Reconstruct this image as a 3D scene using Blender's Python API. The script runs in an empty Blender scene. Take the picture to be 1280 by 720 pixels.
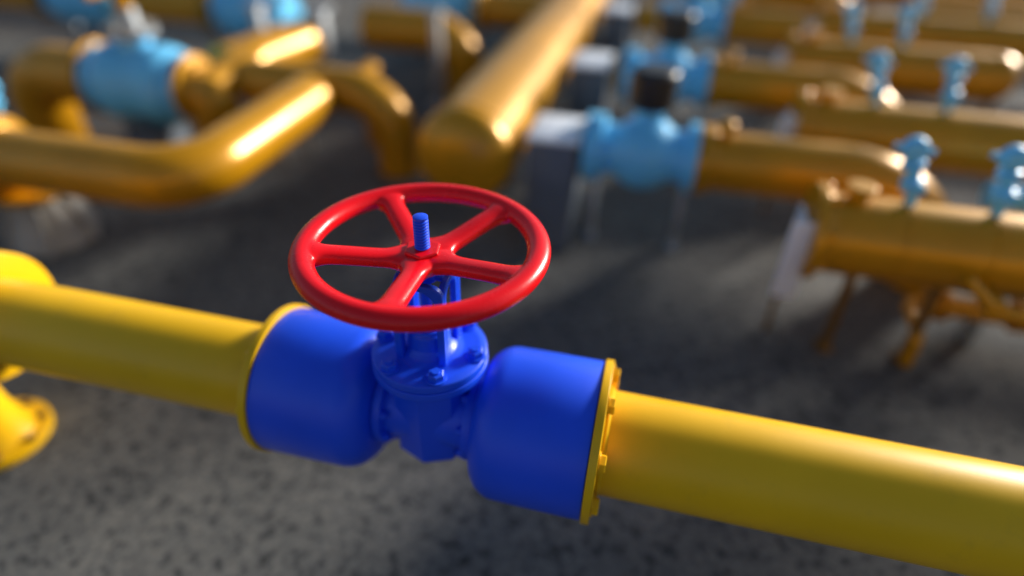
import bpy, bmesh, math, random
from mathutils import Vector, Matrix
from math import sin, cos, pi, radians as R, atan2, hypot, sqrt
random.seed(7)
SC = bpy.context.scene
COL = SC.collection
G = -0.475                     # height of the yard surface; the near pipe's axis is z = 0

# ------------------------------------------------------------------ materials
def mat(name):
    m = bpy.data.materials.new(name); m.use_nodes = True
    return m, m.node_tree.nodes, m.node_tree.links, m.node_tree.nodes['Principled BSDF']
def setp(b, **k):
    for a, v in k.items():
        b.inputs[a.replace('_', ' ')].default_value = v
def paint(name, col, rough, coat=0.0, bump=0.0, var=0.12, scale=9.0, metallic=0.0, bscale=900.0, dust=0.0, spec=0.5, dirt=(0.11,0.085,0.06)):
    m, n, l, b = mat(name)
    setp(b, Roughness=rough, Coat_Weight=coat, Coat_Roughness=0.12, Metallic=metallic)
    b.inputs['Specular IOR Level'].default_value = spec
    tc = n.new('ShaderNodeTexCoord')
    nz = n.new('ShaderNodeTexNoise'); nz.inputs['Scale'].default_value = scale; nz.inputs['Detail'].default_value = 6
    l.new(tc.outputs['Object'], nz.inputs['Vector'])
    mp = n.new('ShaderNodeMapRange'); mp.inputs[1].default_value = .3; mp.inputs[2].default_value = .7
    mp.inputs[3].default_value = 1 - var; mp.inputs[4].default_value = 1 + var * .5
    l.new(nz.outputs['Fac'], mp.inputs[0])
    mx = n.new('ShaderNodeMix'); mx.data_type = 'RGBA'; mx.blend_type = 'MULTIPLY'; mx.inputs[0].default_value = 1
    mx.inputs[6].default_value = (*col, 1); l.new(mp.outputs[0], mx.inputs[7])
    out = mx.outputs[2]
    if dust:
        n2 = n.new('ShaderNodeTexNoise'); n2.inputs['Scale'].default_value = scale * 3.1; n2.inputs['Detail'].default_value = 9
        n2.inputs['Roughness'].default_value = .7
        l.new(tc.outputs['Object'], n2.inputs['Vector'])
        m2 = n.new('ShaderNodeMapRange'); m2.inputs[1].default_value = .56; m2.inputs[2].default_value = .74
        m2.inputs[3].default_value = 0; m2.inputs[4].default_value = dust
        l.new(n2.outputs['Fac'], m2.inputs[0])
        mz = n.new('ShaderNodeMix'); mz.data_type = 'RGBA'; l.new(m2.outputs[0], mz.inputs[0])
        l.new(out, mz.inputs[6]); mz.inputs[7].default_value = (*dirt, 1)
        out = mz.outputs[2]
    l.new(out, b.inputs['Base Color'])
    mr = n.new('ShaderNodeMapRange'); mr.inputs[3].default_value = rough * .8; mr.inputs[4].default_value = rough * 1.25
    l.new(nz.outputs['Fac'], mr.inputs[0]); l.new(mr.outputs[0], b.inputs['Roughness'])
    if bump:
        n3 = n.new('ShaderNodeTexNoise'); n3.inputs['Scale'].default_value = bscale; n3.inputs['Detail'].default_value = 2
        l.new(tc.outputs['Object'], n3.inputs['Vector'])
        bp = n.new('ShaderNodeBump'); bp.inputs['Strength'].default_value = bump; bp.inputs['Distance'].default_value = .0006
        l.new(n3.outputs['Fac'], bp.inputs['Height']); l.new(bp.outputs[0], b.inputs['Normal'])
    return m
M = {}
M['yellow'] = paint('yellow_paint', (.84, .465, .004), .36, coat=.05, bump=.25, var=.08, scale=5, dust=.12, spec=.3)
M['gold'] = paint('ochre_paint', (.60, .272, .003), .29, coat=.0, metallic=.22, var=.14, scale=4, dust=.15)
M['blue'] = paint('royal_blue_paint', (.010, .085, .86), .36, coat=.05, bump=.3, var=.08, scale=7, dust=.05, spec=.4, dirt=(.03,.05,.25))
M['red'] = paint('red_paint', (.84, .004, .009), .27, coat=.0, bump=.3, var=.07, scale=14, bscale=700, dust=.0, spec=.35)
M['sky_blue'] = paint('light_blue_paint', (.16, .60, .95), .33, coat=.05, var=.15, scale=6, dust=.2)
M['black'] = paint('black_plastic', (.012, .012, .013), .45, var=.2)
M['steel'] = paint('galvanised_steel', (.42, .45, .48), .42, var=.25, scale=12, metallic=.55, dust=.3)
M['grey'] = paint('shaded_grey_paint', (.115, .14, .175), .5, var=.2, scale=5, dust=.4)  # grey kept dark: shade of the box fronts is in this colour
M['pale'] = paint('pale_blue_grey_paint', (.78, .82, .88), .35, coat=.2, var=.10, scale=8, dust=.08)
M['dark_concrete'] = paint('horizon_wall_concrete', (.16, .15, .13), .9, var=.3, scale=2, dust=.3)
M['dark_bolt'] = paint('dark_brown_metal', (.22, .11, .02), .5, metallic=.3, var=.3)  # dark colour puts the shade of recessed holes on the foot bolts
M['concrete'] = paint('concrete', (.40, .38, .35), .9, var=.35, scale=9, dust=.5, bump=1, bscale=80)
M['bolt'] = paint('zinc_bolt', (.55, .52, .46), .35, metallic=.8, var=.2)
def ground_material():
    m, n, l, b = mat('asphalt_yard')
    tc = n.new('ShaderNodeTexCoord')
    def noise(s, d=5, r=.6):
        q = n.new('ShaderNodeTexNoise'); q.inputs['Scale'].default_value = s; q.inputs['Detail'].default_value = d
        q.inputs['Roughness'].default_value = r; l.new(tc.outputs['Object'], q.inputs['Vector']); return q
    def ramp(src, pts):
        q = n.new('ShaderNodeValToRGB'); e = q.color_ramp.elements
        while len(e) < len(pts): e.new(.5)
        for k, (p, c) in enumerate(pts): e[k].position = p; e[k].color = (*c, 1)
        l.new(src, q.inputs[0]); return q
    big = ramp(noise(1.3, 6, .6).outputs['Fac'], [(.3, (.090, .092, .095)), (.7, (.150, .147, .140))])
    mid = ramp(noise(35, 3, .6).outputs['Fac'], [(.34, (.30, .31, .32)), (.45, (.95, .95, .94)), (.64, (1.28, 1.24, 1.17))])
    fine = ramp(noise(72, 4, .7).outputs['Fac'], [(.3, (.6, .6, .6)), (.7, (1.35, 1.34, 1.3))])
    vo = n.new('ShaderNodeTexVoronoi'); vo.inputs['Scale'].default_value = 75; l.new(tc.outputs['Object'], vo.inputs['Vector'])
    vr = ramp(vo.outputs['Distance'], [(.05, (.62, .62, .64)), (.3, (1, 1, 1))])
    a = big.outputs[0]
    for q in (mid, fine, vr):
        mx = n.new('ShaderNodeMix'); mx.data_type = 'RGBA'; mx.blend_type = 'MULTIPLY'; mx.inputs[0].default_value = 1
        l.new(a, mx.inputs[6]); l.new(q.outputs[0], mx.inputs[7]); a = mx.outputs[2]
    l.new(a, b.inputs['Base Color']); setp(b, Roughness=.85); b.inputs['Specular IOR Level'].default_value = .3
    bp = n.new('ShaderNodeBump'); bp.inputs['Strength'].default_value = .6; bp.inputs['Distance'].default_value = .004
    l.new(noise(110, 5, .7).outputs['Fac'], bp.inputs['Height']); l.new(bp.outputs[0], b.inputs['Normal'])
    return m
M['ground'] = ground_material()

# ------------------------------------------------------------------ mesh helpers
def frame(d):
    d = Vector(d).normalized()
    a = Vector((0, 0, 1)) if abs(d.z) < .9 else Vector((1, 0, 0))
    u = a.cross(d).normalized(); return u, d.cross(u), d
class MB:
    def __init__(s): s.bm = bmesh.new()
    def ring(s, c, u, v, r, n, ph=0):
        return [s.bm.verts.new(c + u * (r * cos(2*pi*k/n + ph)) + v * (r * sin(2*pi*k/n + ph))) for k in range(n)]
    def lathe(s, prof, o=(0, 0, 0), d=(1, 0, 0), n=48, ph=0, close=False):
        """prof: list of (distance along d, radius); radius 0 closes the end"""
        o = Vector(o); u, v, d = frame(d); prev = None; first = None
        for t, r in prof:
            c = o + d * t
            cur = [s.bm.verts.new(c)] if r <= 1e-7 else s.ring(c, u, v, r, n, ph)
            if prev:
                for k in range(n):
                    a, b = prev[k % len(prev)], prev[(k+1) % len(prev)]
                    e, f = cur[(k+1) % len(cur)], cur[k % len(cur)]
                    vs = []
                    for q in (a, b, e, f):
                        if q not in vs: vs.append(q)
                    if len(vs) > 2: s.bm.faces.new(vs)
            if first is None: first = cur
            prev = cur
        if close:
            for k in range(n): s.bm.faces.new([prev[k], prev[(k+1) % n], first[(k+1) % n], first[k]])
        else:
            for q in (first, prev):
                if len(q) > 2: s.bm.faces.new(q)
        return s
    def tube(s, pts, r, n=40, caps=True, bend=0, seg=14):
        """pts polyline; bend: radius of the rounded corners; r: number or function of 0..1"""
        P = [Vector(p) for p in pts]; path = [P[0]]
        for i in range(1, len(P)-1):
            a, b, c = P[i-1], P[i], P[i+1]; d1 = (b-a).normalized(); d2 = (c-b).normalized(); ang = d1.angle(d2)
            if bend and ang > .01:
                t = bend * math.tan(ang/2); p0 = b - d1*t; ax = d1.cross(d2).normalized()
                cen = p0 + ax.cross(d1) * bend
                for k in range(seg+1):
                    q = p0 - cen; q.rotate(Matrix.Rotation(ang*k/seg, 3, ax)); path.append(cen + q)
            else: path.append(b)
        path.append(P[-1])
        u, v, d = frame(path[1] - path[0]); prev = None
        L = [0]
        for a, b in zip(path, path[1:]): L.append(L[-1] + (b-a).length)
        for i, p in enumerate(path):
            nd = ((path[i+1]-p).normalized() if i < len(path)-1 else (p-path[i-1]).normalized())
            if 0 < i < len(path)-1: nd = ((path[i+1]-p).normalized() + (p-path[i-1]).normalized()).normalized()
            q = d.rotation_difference(nd); u.rotate(q); v.rotate(q); d = nd
            rr = r(L[i]/L[-1]) if callable(r) else r
            cur = s.ring(p, u, v, rr, n)
            if prev:
                for k in range(n): s.bm.faces.new([prev[k], prev[(k+1) % n], cur[(k+1) % n], cur[k]])
            elif caps: s.bm.faces.new(cur)
            prev = cur
        if caps: s.bm.faces.new(prev)
        return s
    def box(s, c, size, rot=None, bev=0.0, seg=2):
        mt = Matrix.Translation(Vector(c)) @ (rot.to_4x4() if rot else Matrix()) @ Matrix.Diagonal((*size, 1))
        r = bmesh.ops.create_cube(s.bm, size=1, matrix=mt)
        if bev:
            ed = list({e for vv in r['verts'] for e in vv.link_edges})
            bmesh.ops.bevel(s.bm, geom=ed, offset=bev, segments=seg, affect='EDGES', profile=.5)
        return s
    def plate(s, outline, o, u, v, th):
        """closed 2D outline extruded by th along u x v, centred on o"""
        o, u, v = Vector(o), Vector(u), Vector(v); w = u.cross(v).normalized()
        a = [s.bm.verts.new(o + u*x + v*y - w*th/2) for x, y in outline]; b = [s.bm.verts.new(o + u*x + v*y + w*th/2) for x, y in outline]
        s.bm.faces.new(a[::-1]); s.bm.faces.new(b); n = len(a)
        for k in range(n): s.bm.faces.new([a[k], a[(k+1) % n], b[(k+1) % n], b[k]])
        return s
    def build(s, name, m, parent=None, loc=None, sharp=35, bevel=0):
        bmesh.ops.recalc_face_normals(s.bm, faces=s.bm.faces[:])
        me = bpy.data.meshes.new(name); s.bm.to_mesh(me); s.bm.free()
        me.polygons.foreach_set('use_smooth', [True]*len(me.polygons)); me.set_sharp_from_angle(angle=R(sharp))
        me.materials.append(M[m]); o = bpy.data.objects.new(name, me); COL.objects.link(o)
        if parent is not None: o.parent = parent
        if loc is not None: o.location = loc
        if bevel:
            b = o.modifiers.new('bevel', 'BEVEL'); b.width = bevel; b.segments = 3; b.limit_method = 'ANGLE'; b.angle_limit = R(35)
            w = o.modifiers.new('wn', 'WEIGHTED_NORMAL'); w.keep_sharp = True
        return o
def tag(o, label, cat, group=None):
    o['label'] = label; o['category'] = cat
    if group: o['group'] = group
    return o
def empty(name, loc, label, cat, group=None):
    o = bpy.data.objects.new(name, None); COL.objects.link(o); o.location = loc; o.empty_display_size = .1
    return tag(o, label, cat, group)
def struct(o): o['kind'] = 'structure'; return o
def copy_tree(o, loc, label, parent=None):
    c = o.copy(); COL.objects.link(c)
    if parent is None: c.location = loc; c['label'] = label
    else: c.parent = parent
    for ch in list(o.children): copy_tree(ch, None, None, c)
    return c
def arc(cx, cy, r, a0, a1, n):
    return [(cx + r*cos(a0 + (a1-a0)*k/n), cy + r*sin(a0 + (a1-a0)*k/n)) for k in range(n+1)]
def rounded(prof, rad, n=4):
    """round the inner corners of a lathe profile"""
    out = [prof[0]]
    for i in range(1, len(prof)-1):
        a, b, c = Vector(prof[i-1]), Vector(prof[i]), Vector(prof[i+1])
        r = min(rad, (b-a).length*.45, (c-b).length*.45); p, q = b + (a-b).normalized()*r, b + (c-b).normalized()*r
        for k in range(n+1):
            t = k/n; w = p*(1-t)**2 + b*2*t*(1-t) + q*t*t; out.append((w.x, w.y))
    out.append(prof[-1]); return out
def bolts(parent, m, x, rad, n, size, h, ph=0, o=(0, 0, 0), d=(1, 0, 0), washer=True, stud=True):
    """hexagon bolt heads round a flange face; one mesh, each bolt its own object"""
    u, v, d = frame(d); mb = MB()
    if washer: mb.lathe(rounded([(0, 0), (0, size*1.25), (h*.2, size*1.25), (h*.2, 0)], .0006), (0, 0, 0), d, 20)
    mb.lathe([(h*.15, 0), (h*.15, size), (h*.88, size), (h, size*.86), (h, 0)], (0, 0, 0), d, 6, ph=.3)
    if stud: mb.lathe([(h*.9, 0), (h*.9, size*.5), (h*1.25, size*.46), (h*1.25, 0)], (0, 0, 0), d, 14)
    first = None
    for k in range(n):
        a = ph + 2*pi*k/n; p = Vector(o) + d*x + u*(rad*cos(a)) + v*(rad*sin(a))
        if first is None: first = mb.build('bolt', m, parent, p, sharp=25); ob = first
        else: ob = first.copy(); COL.objects.link(ob); ob.location = p

# ------------------------------------------------------------------ ground
g = MB(); n = 40
vs = [[g.bm.verts.new((-60 + 120*i/n, -40 + 120*j/n, G)) for j in range(n+1)] for i in range(n+1)]
for i in range(n):
    for j in range(n): g.bm.faces.new([vs[i][j], vs[i+1][j], vs[i+1][j+1], vs[i][j+1]])
struct(g.build('ground', 'ground'))

# ------------------------------------------------------------------ near gate valve (origin on the pipe axis)
V = empty('gate_valve', (0, 0, 0), 'royal blue gate valve with a red five-spoke handwheel, in the near yellow pipe', 'valve')
# body
b = MB()
b.lathe(rounded([(-.104, 0), (-.104, .066), (.02, .066), (.104, .066), (.104, 0)], .004), (0, 0, 0), (1, 0, 0), 48)
b.build('bore', 'blue', V)
b = MB()
b.lathe(rounded([(-.079, 0), (-.079, .070), (-.070, .075), (.106, .075), (.119, .084), (.119, 0)], .002), (0, 0, 0), (0, 0, 1), 8, ph=0)
b.build('body', 'blue', V, sharp=28, bevel=.004)
for s in (-1, 1):
    f = MB().lathe(rounded([(.076, 0), (.076, .083), (.0925, .083), (.0925, 0)], .002), (0, 0, 0), (s, 0, 0), 56).build('neck_flange', 'blue', V)
    bolts(f, 'blue', -.0765, .0745, 8, .0075, .010, ph=R(22), d=(-s, 0, 0))
    # domed end casing
    prof = [(.094, 0), (.094, .060)]
    prof += [(.094 + .052 - .052*cos(t), .088 + .052*sin(t)) for t in [k*pi/2/12 for k in range(13)]]
    prof = [(.094, 0), (.094, .070)] + prof[2:] + [(.200, .1408), (.2985, .1408), (.3010, .1398), (.3015, .136), (.3015, 0)]
    MB().lathe(prof, (0, 0, 0), (s, 0, 0), 96).build('end_casing', 'blue', V, sharp=50)
# bonnet flange
bf = MB().lathe(rounded([(.118, 0), (.118, .1015), (.1335, .1015), (.1335, .0), ], .0025), (0, 0, 0), (0, 0, 1), 80).build('lower_flange', 'blue', V)
bf = MB().lathe(rounded([(.1345, 0), (.1345, .1005), (.150, .1005), (.1535, .088), (.1535, .060), (.158, .047), (.168, .0375), (.196, .0355), (.199, .0315), (.205, .0315), (.205, 0)], .003), (0, 0, 0), (0, 0, 1), 80).build('bonnet', 'blue', V)
bolts(bf, 'blue', .1535, .084, 6, .0142, .0135, ph=R(27), d=(0, 0, 1))
# yoke: a hollow square cage, every side an arch
def arch_outline(w, h0, h1, leg, nz=8):
    hw = w/2; ro = .020; ri = hw - leg
    o = [(-hw, h0)] + [(-hw+ro - ro*cos(t), h1-ro + ro*sin(t)) for t in [k*pi/2/nz for k in range(nz+1)]]
    o += [(hw-ro + ro*sin(t), h1-ro + ro*cos(t)) for t in [k*pi/2/nz for k in range(nz+1)]] + [(hw, h0), (hw-leg, h0)]
    cy = h1 - .011 - ri*.9
    o += [(ri*cos(t), cy + ri*.9*sin(t)) for t in [pi*k/(2*nz) for k in range(2*nz+1)]] + [(-hw+leg, h0)]
    return o
A = .0385
for (ox, oy, u) in ((0, -A, (1, 0, 0)), (0, A, (-1, 0, 0))):
    MB().plate(arch_outline(2*A + .012, .152, .312, .0130), (ox, oy, 0), u, (0, 0, 1), .012).build('yoke', 'blue', V, bevel=.0025)
for (ox, oy, u) in ((-A, 0, (0, -1, 0)), (A, 0, (0, 1, 0))):
    MB().plate(arch_outline(2*A - .0125, .152, .309, .0095), (ox, oy, 0), u, (0, 0, 1), .011).build('yoke', 'blue', V, bevel=.0025)
MB().box((0, 0, .306), (.068, .018, .010), bev=.002).box((0, 0, .3055), (.018, .068, .010), bev=.002).lathe(rounded([(.300, 0), (.300, .024), (.3165, .022), (.3165, 0)], .002), (0, 0, 0), (0, 0, 1), 40).build('yoke_bush', 'blue', V)
# gland ring and stem
MB().lathe(rounded([(.203, 0), (.203, .027), (.212, .027), (.212, .017), (.226, .015), (.226, 0)], .002), (0, 0, 0), (0, 0, 1), 40).build('gland', 'blue', V)
prof = [(.205, 0), (.205, .0092), (.340, .0092)]
z = .340
while z < .401:
    prof += [(z, .0092), (z+.0016, .0121), (z+.0030, .0121), (z+.0044, .0098)]; z += .0050
prof += [(z, .0092), (z+.0016, .0117), (z+.005, .0117), (z+.0062, .0096), (z+.0062, 0)]
MB().lathe(prof, (0, 0, 0), (0, 0, 1), 40).build('stem', 'blue', V, sharp=40)

# handwheel: rim, spokes and hub melted together by a voxel remesh (cast fillets), then parted again
ZW, RW, RT = .357, .1812, .0188
wb = MB(); NU, NV = 120, 24; rings = []
for i in range(NU):
    a = 2*pi*i/NU; ring = []
    for j in range(NV):
        t = 2*pi*j/NV; ring.append(wb.bm.verts.new(((RW + RT*cos(t))*cos(a), (RW + RT*cos(t))*sin(a), ZW + RT*.86*sin(t))))
    rings.append(ring)
for i in range(NU):
    for j in range(NV): wb.bm.faces.new([rings[i][j], rings[(i+1) % NU][j], rings[(i+1) % NU][(j+1) % NV], rings[i][(j+1) % NV]])
SP = [R(-86 + 72*k) for k in range(5)]
def spoke(mb, a):
    ca, sa = cos(a), sin(a); prev = None; n = 20; K = 22
    for i in range(K+1):
        t = i/K; rad = .016 + (.176-.016)*t
        w = .0185 + .0125*math.exp(-((rad-.030)/.016)**2) + .010*math.exp(-((rad-.168)/.012)**2)    # flares at hub and rim
        h = .0122 + .002*math.exp(-((rad-.02)/.03)**2) + .003*math.exp(-((rad-.17)/.02)**2)
        zc = ZW - .003 - .017*(1 - t*t*(3-2*t))
        ring = []
        for j in range(n):
            q = 2*pi*j/n; cc, ss = cos(q), sin(q)
            x = w*math.copysign(abs(cc)**.8, cc); z = h*math.copysign(abs(ss)**.8, ss)
            ring.append(mb.bm.verts.new((rad*ca - x*sa, rad*sa + x*ca, zc + z)))
        if prev:
            for j in range(n): mb.bm.faces.new([prev[j], prev[(j+1) % n], ring[(j+1) % n], ring[j]])
        else: mb.bm.faces.new(ring)
        prev = ring
    mb.bm.faces.new(prev)
for a in SP: spoke(wb, a)
wb.lathe(rounded([(ZW-.040, 0), (ZW-.040, .032), (ZW-.012, .0405), (ZW-.0095, .037), (ZW-.0095, 0)], .004), (0, 0, 0), (0, 0, 1), 60)
cast = wb.build('wheel_casting', 'red')
rm = cast.modifiers.new('remesh', 'REMESH'); rm.mode = 'VOXEL'; rm.voxel_size = .0019; rm.use_smooth_shade = True
sm = cast.modifiers.new('smooth', 'SMOOTH'); sm.factor = .5; sm.iterations = 9
dg = bpy.context.evaluated_depsgraph_get(); dg.update()
ev = cast.evaluated_get(dg); me = bpy.data.meshes.new_from_object(ev)
co = [v.co.copy() for v in me.vertices]; no = [v.normal.copy() for v in me.vertices]
polys = [tuple(p.vertices) for p in me.polygons]
bpy.data.objects.remove(cast)
groups = {}
for p in polys:
    c = sum((co[i] for i in p), Vector())/len(p); r = hypot(c.x, c.y)
    if r > .1655: k = ('rim', 0)
    elif r < .043: k = ('hub', 0)
    else:
        a = atan2(c.y, c.x); k = ('spoke', min(range(5), key=lambda q: abs((a - SP[q] + pi) % (2*pi) - pi)))
    groups.setdefault(k, []).append(p)
wheel = bpy.data.objects.new('handwheel', None); COL.objects.link(wheel); wheel.parent = V
for (nm, _), ps in sorted(groups.items()):
    ids = {}
    for p in ps:
        for i in p: ids.setdefault(i, len(ids))
    m2 = bpy.data.meshes.new(nm); m2.from_pydata([co[i] for i in ids], [], [[ids[i] for i in p] for p in ps])
    m2.polygons.foreach_set('use_smooth', [True]*len(m2.polygons)); m2.update()
    m2.normals_split_custom_set_from_vertices([no[i] for i in ids])
    m2.materials.append(M['red']); o = bpy.data.objects.new(nm, m2); COL.objects.link(o); o.parent = wheel
MB().lathe([(ZW-.012, 0), (ZW-.012, .0300), (ZW-.0035, .0300), (ZW-.0015, .0280), (ZW-.0015, 0)], (0, 0, 0), (0, 0, 1), 6, ph=R(12)).build('hub_nut', 'red', wheel, bevel=.0015)

# ------------------------------------------------------------------ near yellow pipe, two runs
def near_pipe(s, x_end, label):
    P = empty('pipe', (s*.3025, 0, 0), label, 'pipe', 'runs of the near yellow pipe')
    L = x_end - .3025
    MB().lathe([(.014, 0), (.014, .0927), (L, .0927), (L, 0)], (0, 0, 0), (s, 0, 0), 128).build('tube', 'yellow', P)
    f = MB().lathe(rounded([(0, 0), (0, .1455), (.0145, .1455), (.0145, .1395), (.0155, .122), (.0155, 0)], .0016), (0, 0, 0), (s, 0, 0), 96).build('flange', 'yellow', P)
    # weld bead
    MB().lathe([(.015, .0915), (.0165, .0975), (.0205, .0980), (.0235, .0950), (.0245, .0915)], (0, 0, 0), (s, 0, 0), 96, close=True).build('weld_bead', 'yellow', P)
    bolts(f, 'yellow', .0152, (.1215), 8, .0150, .0120, ph=R(13), d=(s, 0, 0), stud=False)
    return P
PR = near_pipe(1, 3.2, 'yellow pipe run leaving the blue valve towards the lower right corner')
PL = near_pipe(-1, 1.02, 'yellow pipe run between the blue valve and the round yellow flange at the left edge')
f = MB().lathe(rounded([(.698, 0), (.698, .100), (.704, .146), (.7195, .146), (.7195, 0)], .003), (0, 0, 0), (-1, 0, 0), 96).build('flange', 'yellow', PL)
# stand fitting with flanged foot beyond the left flange
T = empty('pipe_stand', (-1.272, 0, G), 'bright yellow flanged pipe stand with a round bolted foot, at the left edge', 'stand')
H = -G
MB().lathe(rounded([(-.60, 0), (-.60, .0927), (.20, .0927), (.232, .146), (.2465, .146), (.2465, 0)], .003), (0, 0, H), (1, 0, 0), 96).build('tee', 'yellow', T)
MB().lathe([(.022, 0), (.022, .098), (.04, .088), (.075, .074), (.12, .064), (.17, .059), (.22, .0585), (.27, .064), (.31, .074), (.345, .088), (.40, .090), (.40, 0)], (0, 0, 0), (0, 0, 1), 64).build('neck', 'yellow', T, sharp=60)
f = MB().lathe(rounded([(.002, 0), (.002, .130), (.024, .130), (.026, .1), (.026, 0)], .003), (0, 0, 0), (0, 0, 1), 80).build('foot', 'yellow', T)
bolts(f, 'dark_bolt', .025, .108, 8, .0105, .010, ph=R(5), d=(0, 0, 1))

# ------------------------------------------------------------------ header: thick ochre pipe running away from the camera
ZB = -.08
hd = empty('header_pipe', (-.36, 1.33, G), 'thick ochre header pipe with a rounded end, running away behind the handwheel', 'pipe')
zz = -.10 - G
rr = .186
prof = [(-rr*.55*cos(t), rr*sin(t)**.8) for t in [k*pi/2/14 for k in range(15)]] + [(.05, rr), (7, rr), (7, 0)]
MB().lathe(prof, (0, 0, zz), (0, 1, 0), 80).build('tube', 'gold', hd, sharp=60)
for y in (.62, 1.9, 3.4):
    MB().box((0, y, .11), (.2, .07, .22), bev=.005).build('saddle', 'steel', hd)
for y in (.02, 2.0, 4.3):
    MB().lathe([(y, .17), (y+.004, rr+.004), (y+.016, rr+.004), (y+.02, .17)], (0, 0, zz), (0, 1, 0), 80, close=True).build('weld_bead', 'gold', hd)

ROWS = [1.50, 2.45, 3.70, 4.8]
WORD = ['nearest', 'second', 'third', 'farthest']
# grey cabinets (boxes) beside the header
for i, y in enumerate(ROWS):
    B = empty('equipment_box', (-.035, y-.02, G), 'grey steel box beside the header pipe, %s of the row' % WORD[i], 'box', 'grey boxes along the header pipe')
    if i == 0:
        box0 = B
        MB().box((0, 0, .225), (.18, .25, .45), bev=.006).build('cabinet', 'grey', B)
        MB().box((0, 0, .4575), (.195, .265, .014), bev=.004).build('lid', 'pale', B)
        MB().box((0, -.127, .235), (.13, .006, .33), bev=.002).build('door', 'grey', B)
    else:
        for ch in box0.children:
            c = ch.copy(); COL.objects.link(c); c.parent = B

# ball valve with black actuator (origin on ground under the middle)
def ball_valve(loc, label, group, act=True, sc=1.0, L=.19):
    T = empty('ball_valve', (loc[0], loc[1], G), label, 'valve', group); h = loc[2] - G
    r = .088*sc
    prof = [(-L, 0), (-L, .128*sc), (-L+.035*sc, .128*sc), (-L+.038*sc, .100*sc)]
    prof += [(-L*.55, .094*sc), (-L*.38, .118*sc), (-L*.2, .134*sc), (0, .139*sc), (L*.2, .134*sc), (L*.38, .118*sc), (L*.55, .094*sc)]
    prof += [(L-.038*sc, .100*sc), (L-.035*sc, .128*sc), (L, .128*sc), (L, 0)]
    if not act:
        q = [(-1, .0), (-1, .100), (-.9, .118), (-.72, .130), (-.45, .134), (-.2, .128), (0, .125)]
        prof = [(a*L, b*sc) for a, b in q] + [(-a*L, b*sc) for a, b in q[-2::-1]]
    MB().lathe(prof, (0, 0, h), (1, 0, 0), 48).build('body', 'sky_blue', T, sharp=50)
    for s in (-1, 1):
        f = MB().lathe(rounded([(L+.002, 0), (L+.002, (.128 if act else .112)*sc), (L+.03*sc, (.128 if act else .112)*sc), (L+.03*sc, 0)], .003), (0, 0, h), (s, 0, 0), 48).build('flange', 'sky_blue' if s < 0 or not act else 'gold', T)
        bolts(f, 'bolt', L+.03*sc, (.113 if act else .100)*sc, 8, .011*sc, .012*sc, ph=R(22), o=(0, 0, h), d=(s, 0, 0), washer=False)
        MB().box((s*(L-.02), 0, (h-.10*sc)/2), (.022, .045, h-.10*sc), bev=.003).box((s*(L-.02), 0, .006), (.04, .07, .012), bev=.002).build('leg', 'steel', T)
    MB().lathe(rounded([(.10*sc, 0), (.10*sc, .055*sc), (.16*sc, .05*sc), (.165*sc, .062*sc), (.178*sc, .062*sc), (.178*sc, 0)], .004), (0, 0, h), (0, 0, 1), 40).build('neck', 'sky_blue', T)
    if act:
        MB().lathe(rounded([(.180*sc, 0), (.180*sc, .084*sc), (.30*sc, .084*sc), (.315*sc, .07*sc), (.315*sc, 0)], .008), (0, 0, h), (0, 0, 1), 48).build('actuator', 'black', T)
    return T
bv = None
VX = [.295, .345, .46, .60]
for i, y in enumerate(ROWS):
    lab = ['light blue ball valve with a black actuator, nearest on the right of the header pipe',
           'light blue ball valve with a black actuator, just behind the nearest one',
           'light blue ball valve with a black top, third along the header pipe',
           'light blue ball valve at the far top edge, farthest along the header pipe'][i]
    if bv is None: bv = ball_valve((VX[i], y, ZB), lab, 'light blue ball valves along the header pipe')
    else: copy_tree(bv, (VX[i], y, G), lab)
# branch pipes: stub from the header, and long run with elbow down
EX = [1.375, 1.46, 1.42, 1.7]
for i, y in enumerate(ROWS):
    B = empty('branch_pipe', (VX[i], y, G), 'ochre branch pipe bending down at its end, %s row right of the header' % WORD[i], 'pipe', 'ochre branch pipes in rows right of the header')
    h = ZB - G; r = .109
    MB().tube([(.24, 0, h), (EX[i]-VX[i], 0, h), (EX[i]-VX[i], 0, .004)], r, bend=.375).build('tube', 'gold', B, sharp=60)
    MB().lathe(rounded([(.2225, 0), (.2225, .128), (.245, .128), (.250, .112), (.262, .1095), (.262, 0)], .003), (0, 0, h), (1, 0, 0), 48).build('flange', 'gold', B)
    MB().lathe(rounded([(.10, 0), (.10, .020), (.135, .020), (.145, .028), (.165, .028), (.172, .015), (.172, 0)], .003), (.275, 0, h), (0, -.25, 1), 24).build('plug', 'gold', B)
    S = MB().tube([(-.24 - (VX[i]-.06) + .27, 0, h), (-.224, 0, h)], .085)
    S.build('stub', 'gold', B)

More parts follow.
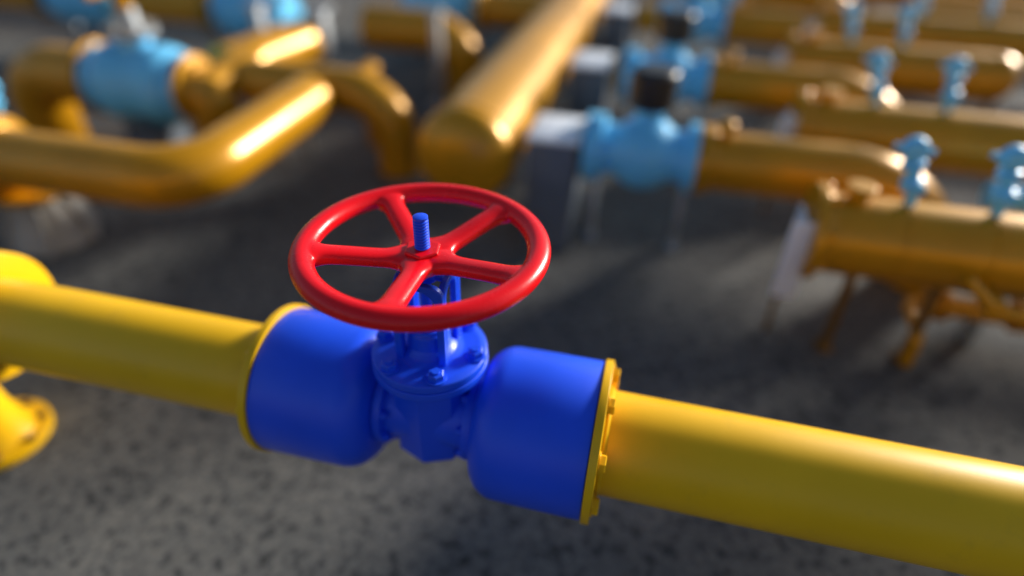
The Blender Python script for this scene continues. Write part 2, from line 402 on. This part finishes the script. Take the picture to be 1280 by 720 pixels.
# ------------------------------------------------------------------ horizontal vessels between the rows
def small_valve(x, y, z0, hgt, lean, label, group):
    T = empty('needle_valve', (x, y, z0), label, 'valve', group)
    d = Vector((lean, 0, 1)).normalized()
    MB().lathe(rounded([(-.012, 0), (-.012, .014), (hgt*.25, .014), (hgt*.27, .028), (hgt*.42, .028), (hgt*.45, .018), (hgt*.62, .018), (hgt*.64, .030), (hgt*.70, .030), (hgt*.72, .016), (hgt*.8, .016), (hgt*.8, 0)], .003), (0, 0, 0), d, 28).build('body', 'sky_blue', T)
    c = d*hgt*.9
    MB().lathe(rounded([(-.026, 0), (-.026, .022), (-.012, .034), (.012, .034), (.026, .022), (.026, 0)], .004), c, (0, 1, 0), 28).build('cap', 'sky_blue', T)
    MB().tube([c + Vector((-.052, 0, .004)), c + Vector((.05, 0, -.004))], .009, 14).build('lever', 'sky_blue', T)
    MB().lathe(rounded([(0, 0), (0, .018), (.045, .018), (.045, 0)], .003), d*hgt*.36, (.2, -1, 0), 20).build('side_port', 'sky_blue', T)
    return T
VY = [1.0, 1.87, 2.85, 3.62]
X0 = [.825, .88, .95, 1.2]
X1 = [3.2, 3.4, 2.02, 4.2]
sv = [[1.045, 1.262], [1.138, 1.386], [1.222, 1.462], [1.75, 2.1]]
zc = -.05
for i, y in enumerate(VY):
    Vs = empty('horizontal_vessel', (X0[i], y, G), 'long ochre cylindrical vessel on legs, %s of the row at the right' % WORD[i], 'vessel', 'ochre vessels lying in rows at the right')
    h = zc - G; L = X1[i]-X0[i]; r = .118
    if i == 2:   # this one ends in a rounded cap inside the picture
        pr = [(.0, 0), (.0, r), (L-.1, r)] + [(L-.1+.1*sin(t), r*cos(t)) for t in [k*pi/2/10 for k in range(1, 11)]]
        MB().lathe(pr, (0, 0, h), (1, 0, 0), 72).build('tube', 'gold', Vs)
    else:
        MB().lathe([(0, 0), (0, r), (L, r), (L, 0)], (0, 0, h), (1, 0, 0), 72).build('tube', 'gold', Vs)
    f = MB().lathe(rounded([(-.022, 0), (-.022, .142), (.004, .142), (.004, .125), (.03, .1185), (.03, 0)], .003), (0, 0, h), (1, 0, 0), 64).build('flange', 'gold', Vs)
    bolts(f, 'gold', .004, .130, 8, .013, .020, ph=R(20), o=(0, 0, h), d=(1, 0, 0), washer=False)
    MB().lathe(rounded([(.10, 0), (.10, .028), (.135, .028), (.138, .040), (.158, .040), (.158, 0)], .003), (.085, 0, h), (0, 0, 1), 28).build('nozzle', 'gold', Vs)
    for x in (.15, .39, 1.1, 1.7):
        if x < L:
            MB().box((x, 0, (h-r+.03)/2), (.024, .034, h-r+.02), bev=.003).box((x, 0, .006), (.05, .06, .010), bev=.002).build('leg', 'dark_bolt', Vs)
    for x in (sv[i][0]-X0[i], sv[i][1]-X0[i], .95):
        if x < L: MB().lathe([(x-.008, .112), (x-.008, .1215), (x+.008, .1215), (x+.008, .112)], (0, 0, h), (1, 0, 0), 72, close=True).build('band', 'gold', Vs)
    # steel bracket hanging at the flanged end
    K = empty('bracket', (X0[i]-.035, y, G), 'pale blue-grey steel bracket hung at the flanged end of the %s vessel' % WORD[i], 'bracket', 'steel brackets at the vessel ends')
    MB().box((0, 0, .36), (.012, .15, .22), bev=.003).box((-.012, -.081, .36), (.070, .012, .26), bev=.003).build('plate', 'pale', K)
    MB().box((.005, .04, .127), (.014, .02, .25), bev=.003).build('post', 'dark_bolt', K)
    for j, x in enumerate(sv[i]):
        small_valve(x, y, zc+r-.002, .185, -.28 if j == 0 else -.18,
                    'small light blue needle valve on the %s ochre vessel, %s one' % (WORD[i], ['left', 'right'][j]), 'small light blue valves on the vessels')

# low drain pipe with lever under the nearest vessel
D = empty('drain_pipe', (1.2, 1.0, G), 'low ochre drain pipe with flanges, beneath the nearest vessel', 'pipe')
MB().tube([(.10, .16, .13), (2.0, .16, .13)], .036).build('tube', 'gold', D)
for x in (.085, .12, .34, .38): MB().lathe(rounded([(x, 0), (x, .055), (x+.02, .055), (x+.02, 0)], .003), (0, .16, .13), (1, 0, 0), 36).build('flange', 'gold', D)
MB().tube([(.02, -.02, .004), (.02, -.02, .12), (.02, .16, .13), (.11, .16, .13)], .019, bend=.04).build('stub', 'gold', D)
for x in (.25, 1.2): MB().box((x, .16, .05), (.03, .03, .096), bev=.002).build('leg', 'steel', D)
Lv = empty('lever_handle', (1.27, .82, -.11), 'bent ochre lever handle in front of the nearest vessel', 'handle')
MB().lathe(rounded([(0, 0), (0, .028), (.06, .028), (.06, 0)], .004), (0, -.03, 0), (0, 1, 0), 28).tube([(0, 0, 0), (0, .12, .01)], .016).build('hub', 'gold', Lv)
MB().tube([(-.09, 0, .07), (0, -.02, 0), (.10, -.02, -.01), (.22, 0, .05)], .015, 20, bend=.05).build('lever', 'gold', Lv)
# small blue valve lying behind the nearest vessel
Q = empty('drain_valve', (1.62, 1.42, G), 'small light blue valve lying low between the nearest vessel and the row behind', 'valve')
MB().lathe(rounded([(-.19, 0), (-.19, .05), (-.15, .05), (-.14, .035), (-.05, .045), (.05, .045), (.14, .035), (.15, .05), (.19, .05), (.19, 0)], .004), (0, 0, .42), (1, 0, 0), 36).build('body', 'sky_blue', Q)
MB().tube([(0, 0, .004), (0, 0, .38)], .02).build('post', 'steel', Q)

# ------------------------------------------------------------------ left group
zl = -.10
h = zl - G
A_ = empty('elbow_pipe', (-1.19, .84, G), 'thick ochre pipe bending away from the camera, lower one of the left group', 'pipe')
MB().tube([(-.80, 0, h), (0, 0, h), (-.02, .86, h)], .108, bend=.19).lathe([(0, .108), (.02, .106), (.045, .085), (.055, 0)], (-.02, .86, h), (0, 1, 0), 40).build('tube', 'gold', A_, sharp=60)
f = MB().lathe(rounded([(.74, 0), (.74, .110), (.775, .150), (.81, .150), (.81, 0)], .006), (0, 0, h), (-1, 0, 0), 64).build('flange', 'gold', A_)
bolts(f, 'bolt', .81, .13, 8, .014, .016, o=(0, 0, h), d=(-1, 0, 0), washer=False)
MB().lathe(rounded([(.812, 0), (.812, .150), (.85, .150), (.87, .11), (1.6, .108), (1.6, 0)], .006), (0, 0, h), (-1, 0, 0), 64).build('tail', 'gold', A_)
# concrete pedestal with gusset ribs under its end
K = empty('pedestal', (-1.97, .90, G), 'pale flared concrete pedestal under the end of the lower left pipe', 'pedestal')
MB().lathe(rounded([(0, 0), (0, .17), (.03, .165), (.20, .10), (.205, 0)], .008), (0, 0, .001), (0, 0, 1), 10).build('base', 'concrete', K, sharp=20)
MB().lathe(rounded([(.207, 0), (.207, .135), (.228, .135), (.228, 0)], .003), (0, 0, 0), (0, 0, 1), 48).build('cap_plate', 'gold', K)
for k in range(6):
    a = k*pi/3 + .2; MB().plate([(.05, .02), (.185, .0), (.12, .19), (.05, .2)], (0, 0, .003), (cos(a), sin(a), 0), (0, 0, 1), .016).build('gusset', 'concrete', K)
# small blue lever valve at the left edge
s_ = small_valve(-2.13, 1.02, -.02, .12, .1, 'small light blue valve at the left picture edge, above the lower left pipe', None)
# middle row of the left group: pipe, big blue valve, tee
LY = 1.85
W = ball_valve((-2.04, LY-.16, zl), 'big light blue valve with bolted bonnet, in the middle row of the left group', 'big light blue valves of the left group', act=False, sc=1.36, L=.205)
def bonnet_top(W, hh):
    bx = MB().lathe(rounded([(.22, 0), (.22, .11), (.245, .11), (.245, .05), (.33, .045), (.33, 0)], .004), (0, 0, hh), (0, 0, 1), 40).build('bonnet', 'steel', W)
    bolts(bx, 'bolt', .245, .09, 8, .016, .02, o=(0, 0, hh), d=(0, 0, 1), washer=False)
    MB().lathe(rounded([(.33, 0), (.33, .035), (.42, .03), (.42, 0)], .004), (0, 0, hh), (0, 0, 1), 30).build('spindle', 'gold', W)
    MB().tube([(-.04, -.14, hh+.40), (.02, .16, hh+.41)], .017, 16).build('lever', 'gold', W)
bonnet_top(W, h)
MB().box((0, 0, .09), (.20, .26, .18), bev=.006).build('dark_base_block', 'grey', W)  # dark block added to fill the dark space below the valve
def run(name, loc, pts, r, label, bend=.17, fl=(), group=None, cap=False):
    T = empty(name, loc, label, 'pipe', group)
    mb = MB().tube(pts, r, bend=bend)
    if cap: mb.lathe([(0, r), (.02, r*.98), (.045, r*.8), (.055, 0)], pts[-1], Vector(pts[-1])-Vector(pts[-2]), 40)
    mb.build('tube', 'gold', T, sharp=60)
    for o, d in fl:
        f = MB().lathe(rounded([(0, 0), (0, r+.038), (.03, r+.038), (.034, r+.012), (.06, r), (.06, 0)], .004), o, d, 56).build('flange', 'gold', T)
        bolts(f, 'bolt', -.018, r+.02, 8, .012, .018, o=o, d=d, washer=False)
    return T
run('feed_pipe', (-2.29, LY-.16, G), [(0, 0, h), (-.42, 0, h), (-.42, 0, .004)], .135, 'ochre pipe bending down at the far left, feeding the big light blue valve', bend=.17, fl=[((0, 0, h), (-1, 0, 0))])
t = run('tee_pipe', (-1.68, LY-.16, G), [(-.11, 0, h), (-.02, 0, h), (-.02, 0, .004)], .112, 'ochre tee right of the big light blue valve, turning down to the ground', bend=.1, fl=[((-.115, 0, h), (1, 0, 0))])
MB().tube([(-.02, .0, h+.02), (-.02, .0, h+.02+.001), (-.02, .36, h+.03)], .09, bend=0).build('side_branch', 'gold', t)
run('elbow_pipe', (-1.72, 1.98, G), [(-.08, -.02, h), (.0, .56, h)], .125, 'thick ochre pipe slanting away, upper one of the left group', cap=True)
MB().box((0, .3, .13), (.06, .05, .26), bev=.003).build('leg', 'steel', bpy.data.objects['elbow_pipe.001'])
# small bolts/rods between the two slanting pipes
for k, (x, y) in enumerate(((-1.47, 1.82), (-1.40, 1.95))):
    tag(MB().tube([(x, y, G+.002), (x, y, -.10)], .014, 16).lathe([(0, 0), (0, .026), (.03, .026), (.03, 0)], (x, y, -.10), (0, 0, 1), 6).build('support_rod', 'bolt'), 'thin %s steel rod standing between the two slanting ochre pipes' % ['front', 'rear'][k], 'rod', 'steel rods between the slanting pipes')
# pipe C and F: right-hand elbows turning down
C1 = run('drop_pipe', (-1.06, 1.87, G), [(-.55, 0, h), (.19, 0, h), (.19, 0, .004)], .102, 'slim ochre pipe turning down to the ground left of the handwheel', bend=.22, group='slim ochre elbows turning down left of the header')
F1 = run('drop_pipe', (-1.10, 3.02, G), [(-.42, 0, h), (.21, 0, h), (.21, 0, .004)], .125, 'ochre pipe turning down at the top, farther of the elbows left of the header', bend=.24, group='slim ochre elbows turning down left of the header')
T = empty('vent_valve', (-1.13, 2.12, G), 'small dull ochre vent stub between the two elbows left of the header', 'valve')
MB().tube([(0, 0, .004), (0, 0, .36)], .022, 20).build('pipe', 'gold', T)
MB().lathe(rounded([(0, 0), (0, .045), (.10, .045), (.10, 0)], .006), (0, -.05, .38), (.3, 1, .2), 28).build('cap', 'gold', T)
# far row
FY = 3.15
W2 = copy_tree(W, (-2.38, FY, G), 'big light blue valve near the top edge, behind the upper slanting pipe')
W3 = copy_tree(W, (-3.72, FY, G), 'big light blue valve at the top edge, far left')
W4 = copy_tree(W, (-1.30, 3.75, G), 'big light blue valve at the top edge, behind the farther elbow')
run('far_pipe', (-2.70, FY, G), [(-.005, 0, h), (-.66, 0, h)], .12, 'ochre pipe joining two far light blue valves at the top left', fl=[((0, 0, h), (-1, 0, 0))])
run('far_pipe', (-4.05, FY, G), [(0, 0, h), (-2.4, 0, h)], .12, 'ochre pipe leaving the far left light blue valve to the left', fl=[((0, 0, h), (-1, 0, 0))])
run('far_pipe', (-1.0, 3.75, G), [(.01, 0, h), (.48, 0, h)], .12, 'ochre pipe joining the header to a far light blue valve', fl=[((0.005, 0, h), (1, 0, 0))])
run('far_pipe', (-.52, 4.65, G), [(0, 0, h), (-5.5, 0, h)], .13, 'long ochre pipe crossing the far end left of the header')
for k, (x, y, w) in enumerate(((-1.62, 2.62, .07), (-2.02, 2.62, .06), (-.99, 2.80, .05))):
    T = empty('support_post', (x, y, G), ['pale steel post under the far left pipes, right of the upper slanting pipe', 'thin grey post just left of the upper slanting pipe', 'narrow grey post in front of the farther elbow'][k], 'post', 'steel posts among the left pipes')
    MB().box((0, 0, .27), (w, w, .53), bev=.004).build('shaft', 'steel', T)
    MB().box((0, 0, .008), (w*2.2, w*2.2, .014), bev=.003).build('base_plate', 'steel', T)
    MB().box((0, 0, .543), (w*1.8, w*1.8, .014), bev=.003).build('head_plate', 'steel', T)

# ------------------------------------------------------------------ the far end of the yard, and an added unseen wall
for i, (x0, x1, y, nm) in enumerate(((1.9, 6.5, 4.45, 'nearer'), (1.4, 7.5, 5.5, 'farther'))):
    T = empty('far_pipe', (x0, y, G), 'long ochre pipe across the top right corner, %s of the two' % nm, 'pipe')
    MB().lathe([(0, 0), (.02, .10), (.05, .13), (x1-x0, .13), (x1-x0, 0)], (0, 0, h), (1, 0, 0), 48).build('tube', 'gold', T)
    for x in (.5, 2.0, 3.5): MB().box((x, 0, .125), (.08, .16, .25), bev=.004).build('saddle', 'concrete', T)
T = empty('added_horizon_wall', (2, 4, G), 'added dark concrete wall outside the frame, hiding the open horizon', 'wall')  # unseen wall, added so the pipes reflect a dark horizon
WX, WY, WH = 15, 14, 2.6
mb = MB()
for k in range(15):
    for (cx, cy, sx, sy) in ((-WX + 1 + k*2, WY, 1.99, .2), (-WX + 1 + k*2, -WY, 1.99, .2)): mb.box((cx, cy, WH/2), (sx, sy, WH), bev=.01, seg=1)
for k in range(13):
    for cx in (-WX, WX): mb.box((cx, -WY + 1.3 + k*2.1, WH/2), (.2, 2.09, WH), bev=.01, seg=1)
mb.build('panels', 'dark_concrete', T)

# ------------------------------------------------------------------ camera, light, render settings
cam = bpy.data.cameras.new('camera'); co_ = bpy.data.objects.new('camera', cam); COL.objects.link(co_); SC.camera = co_
co_.location = (.3216, -.7648, .8735); co_.rotation_mode = 'XYZ'; co_.rotation_euler = (.9441, -.0203, .2424)
cam.sensor_width = 36; cam.lens = .7773*1000/1280*36; cam.clip_start = .02; cam.clip_end = 300
cam.dof.use_dof = True; cam.dof.focus_distance = .93; cam.dof.aperture_fstop = cam.lens/1000/.042; cam.dof.aperture_blades = 0
EL, AZ = 17.5, 40.0
sun = bpy.data.lights.new('sun', 'SUN'); so = bpy.data.objects.new('sun', sun); COL.objects.link(so)
sun.energy = 4.5; sun.angle = R(11); sun.color = (1.0, .95, .87)
d = Vector((sin(R(AZ))*cos(R(EL)), cos(R(AZ))*cos(R(EL)), sin(R(EL))))
so.rotation_euler = d.to_track_quat('Z', 'Y').to_euler(); so.location = d*20
w = bpy.data.worlds.new('World'); SC.world = w; w.use_nodes = True
nn = w.node_tree.nodes; sk = nn.new('ShaderNodeTexSky'); sk.sky_type = 'NISHITA'; sk.sun_disc = False
sk.sun_elevation = R(EL); sk.sun_rotation = R(AZ); sk.altitude = 100; sk.air_density = 1; sk.dust_density = 1.0; sk.ozone_density = 1
w.node_tree.links.new(sk.outputs[0], nn['Background'].inputs[0]); nn['Background'].inputs[1].default_value = .078
vs_ = SC.view_settings; vs_.view_transform = 'Standard'; vs_.look = 'None'; vs_.exposure = 0.70; vs_.gamma = 1; vs_.use_curve_mapping = False
SC.render.engine = 'CYCLES'; SC.cycles.use_denoising = True; SC.cycles.max_bounces = 8
SC.cycles.sample_clamp_indirect = 6
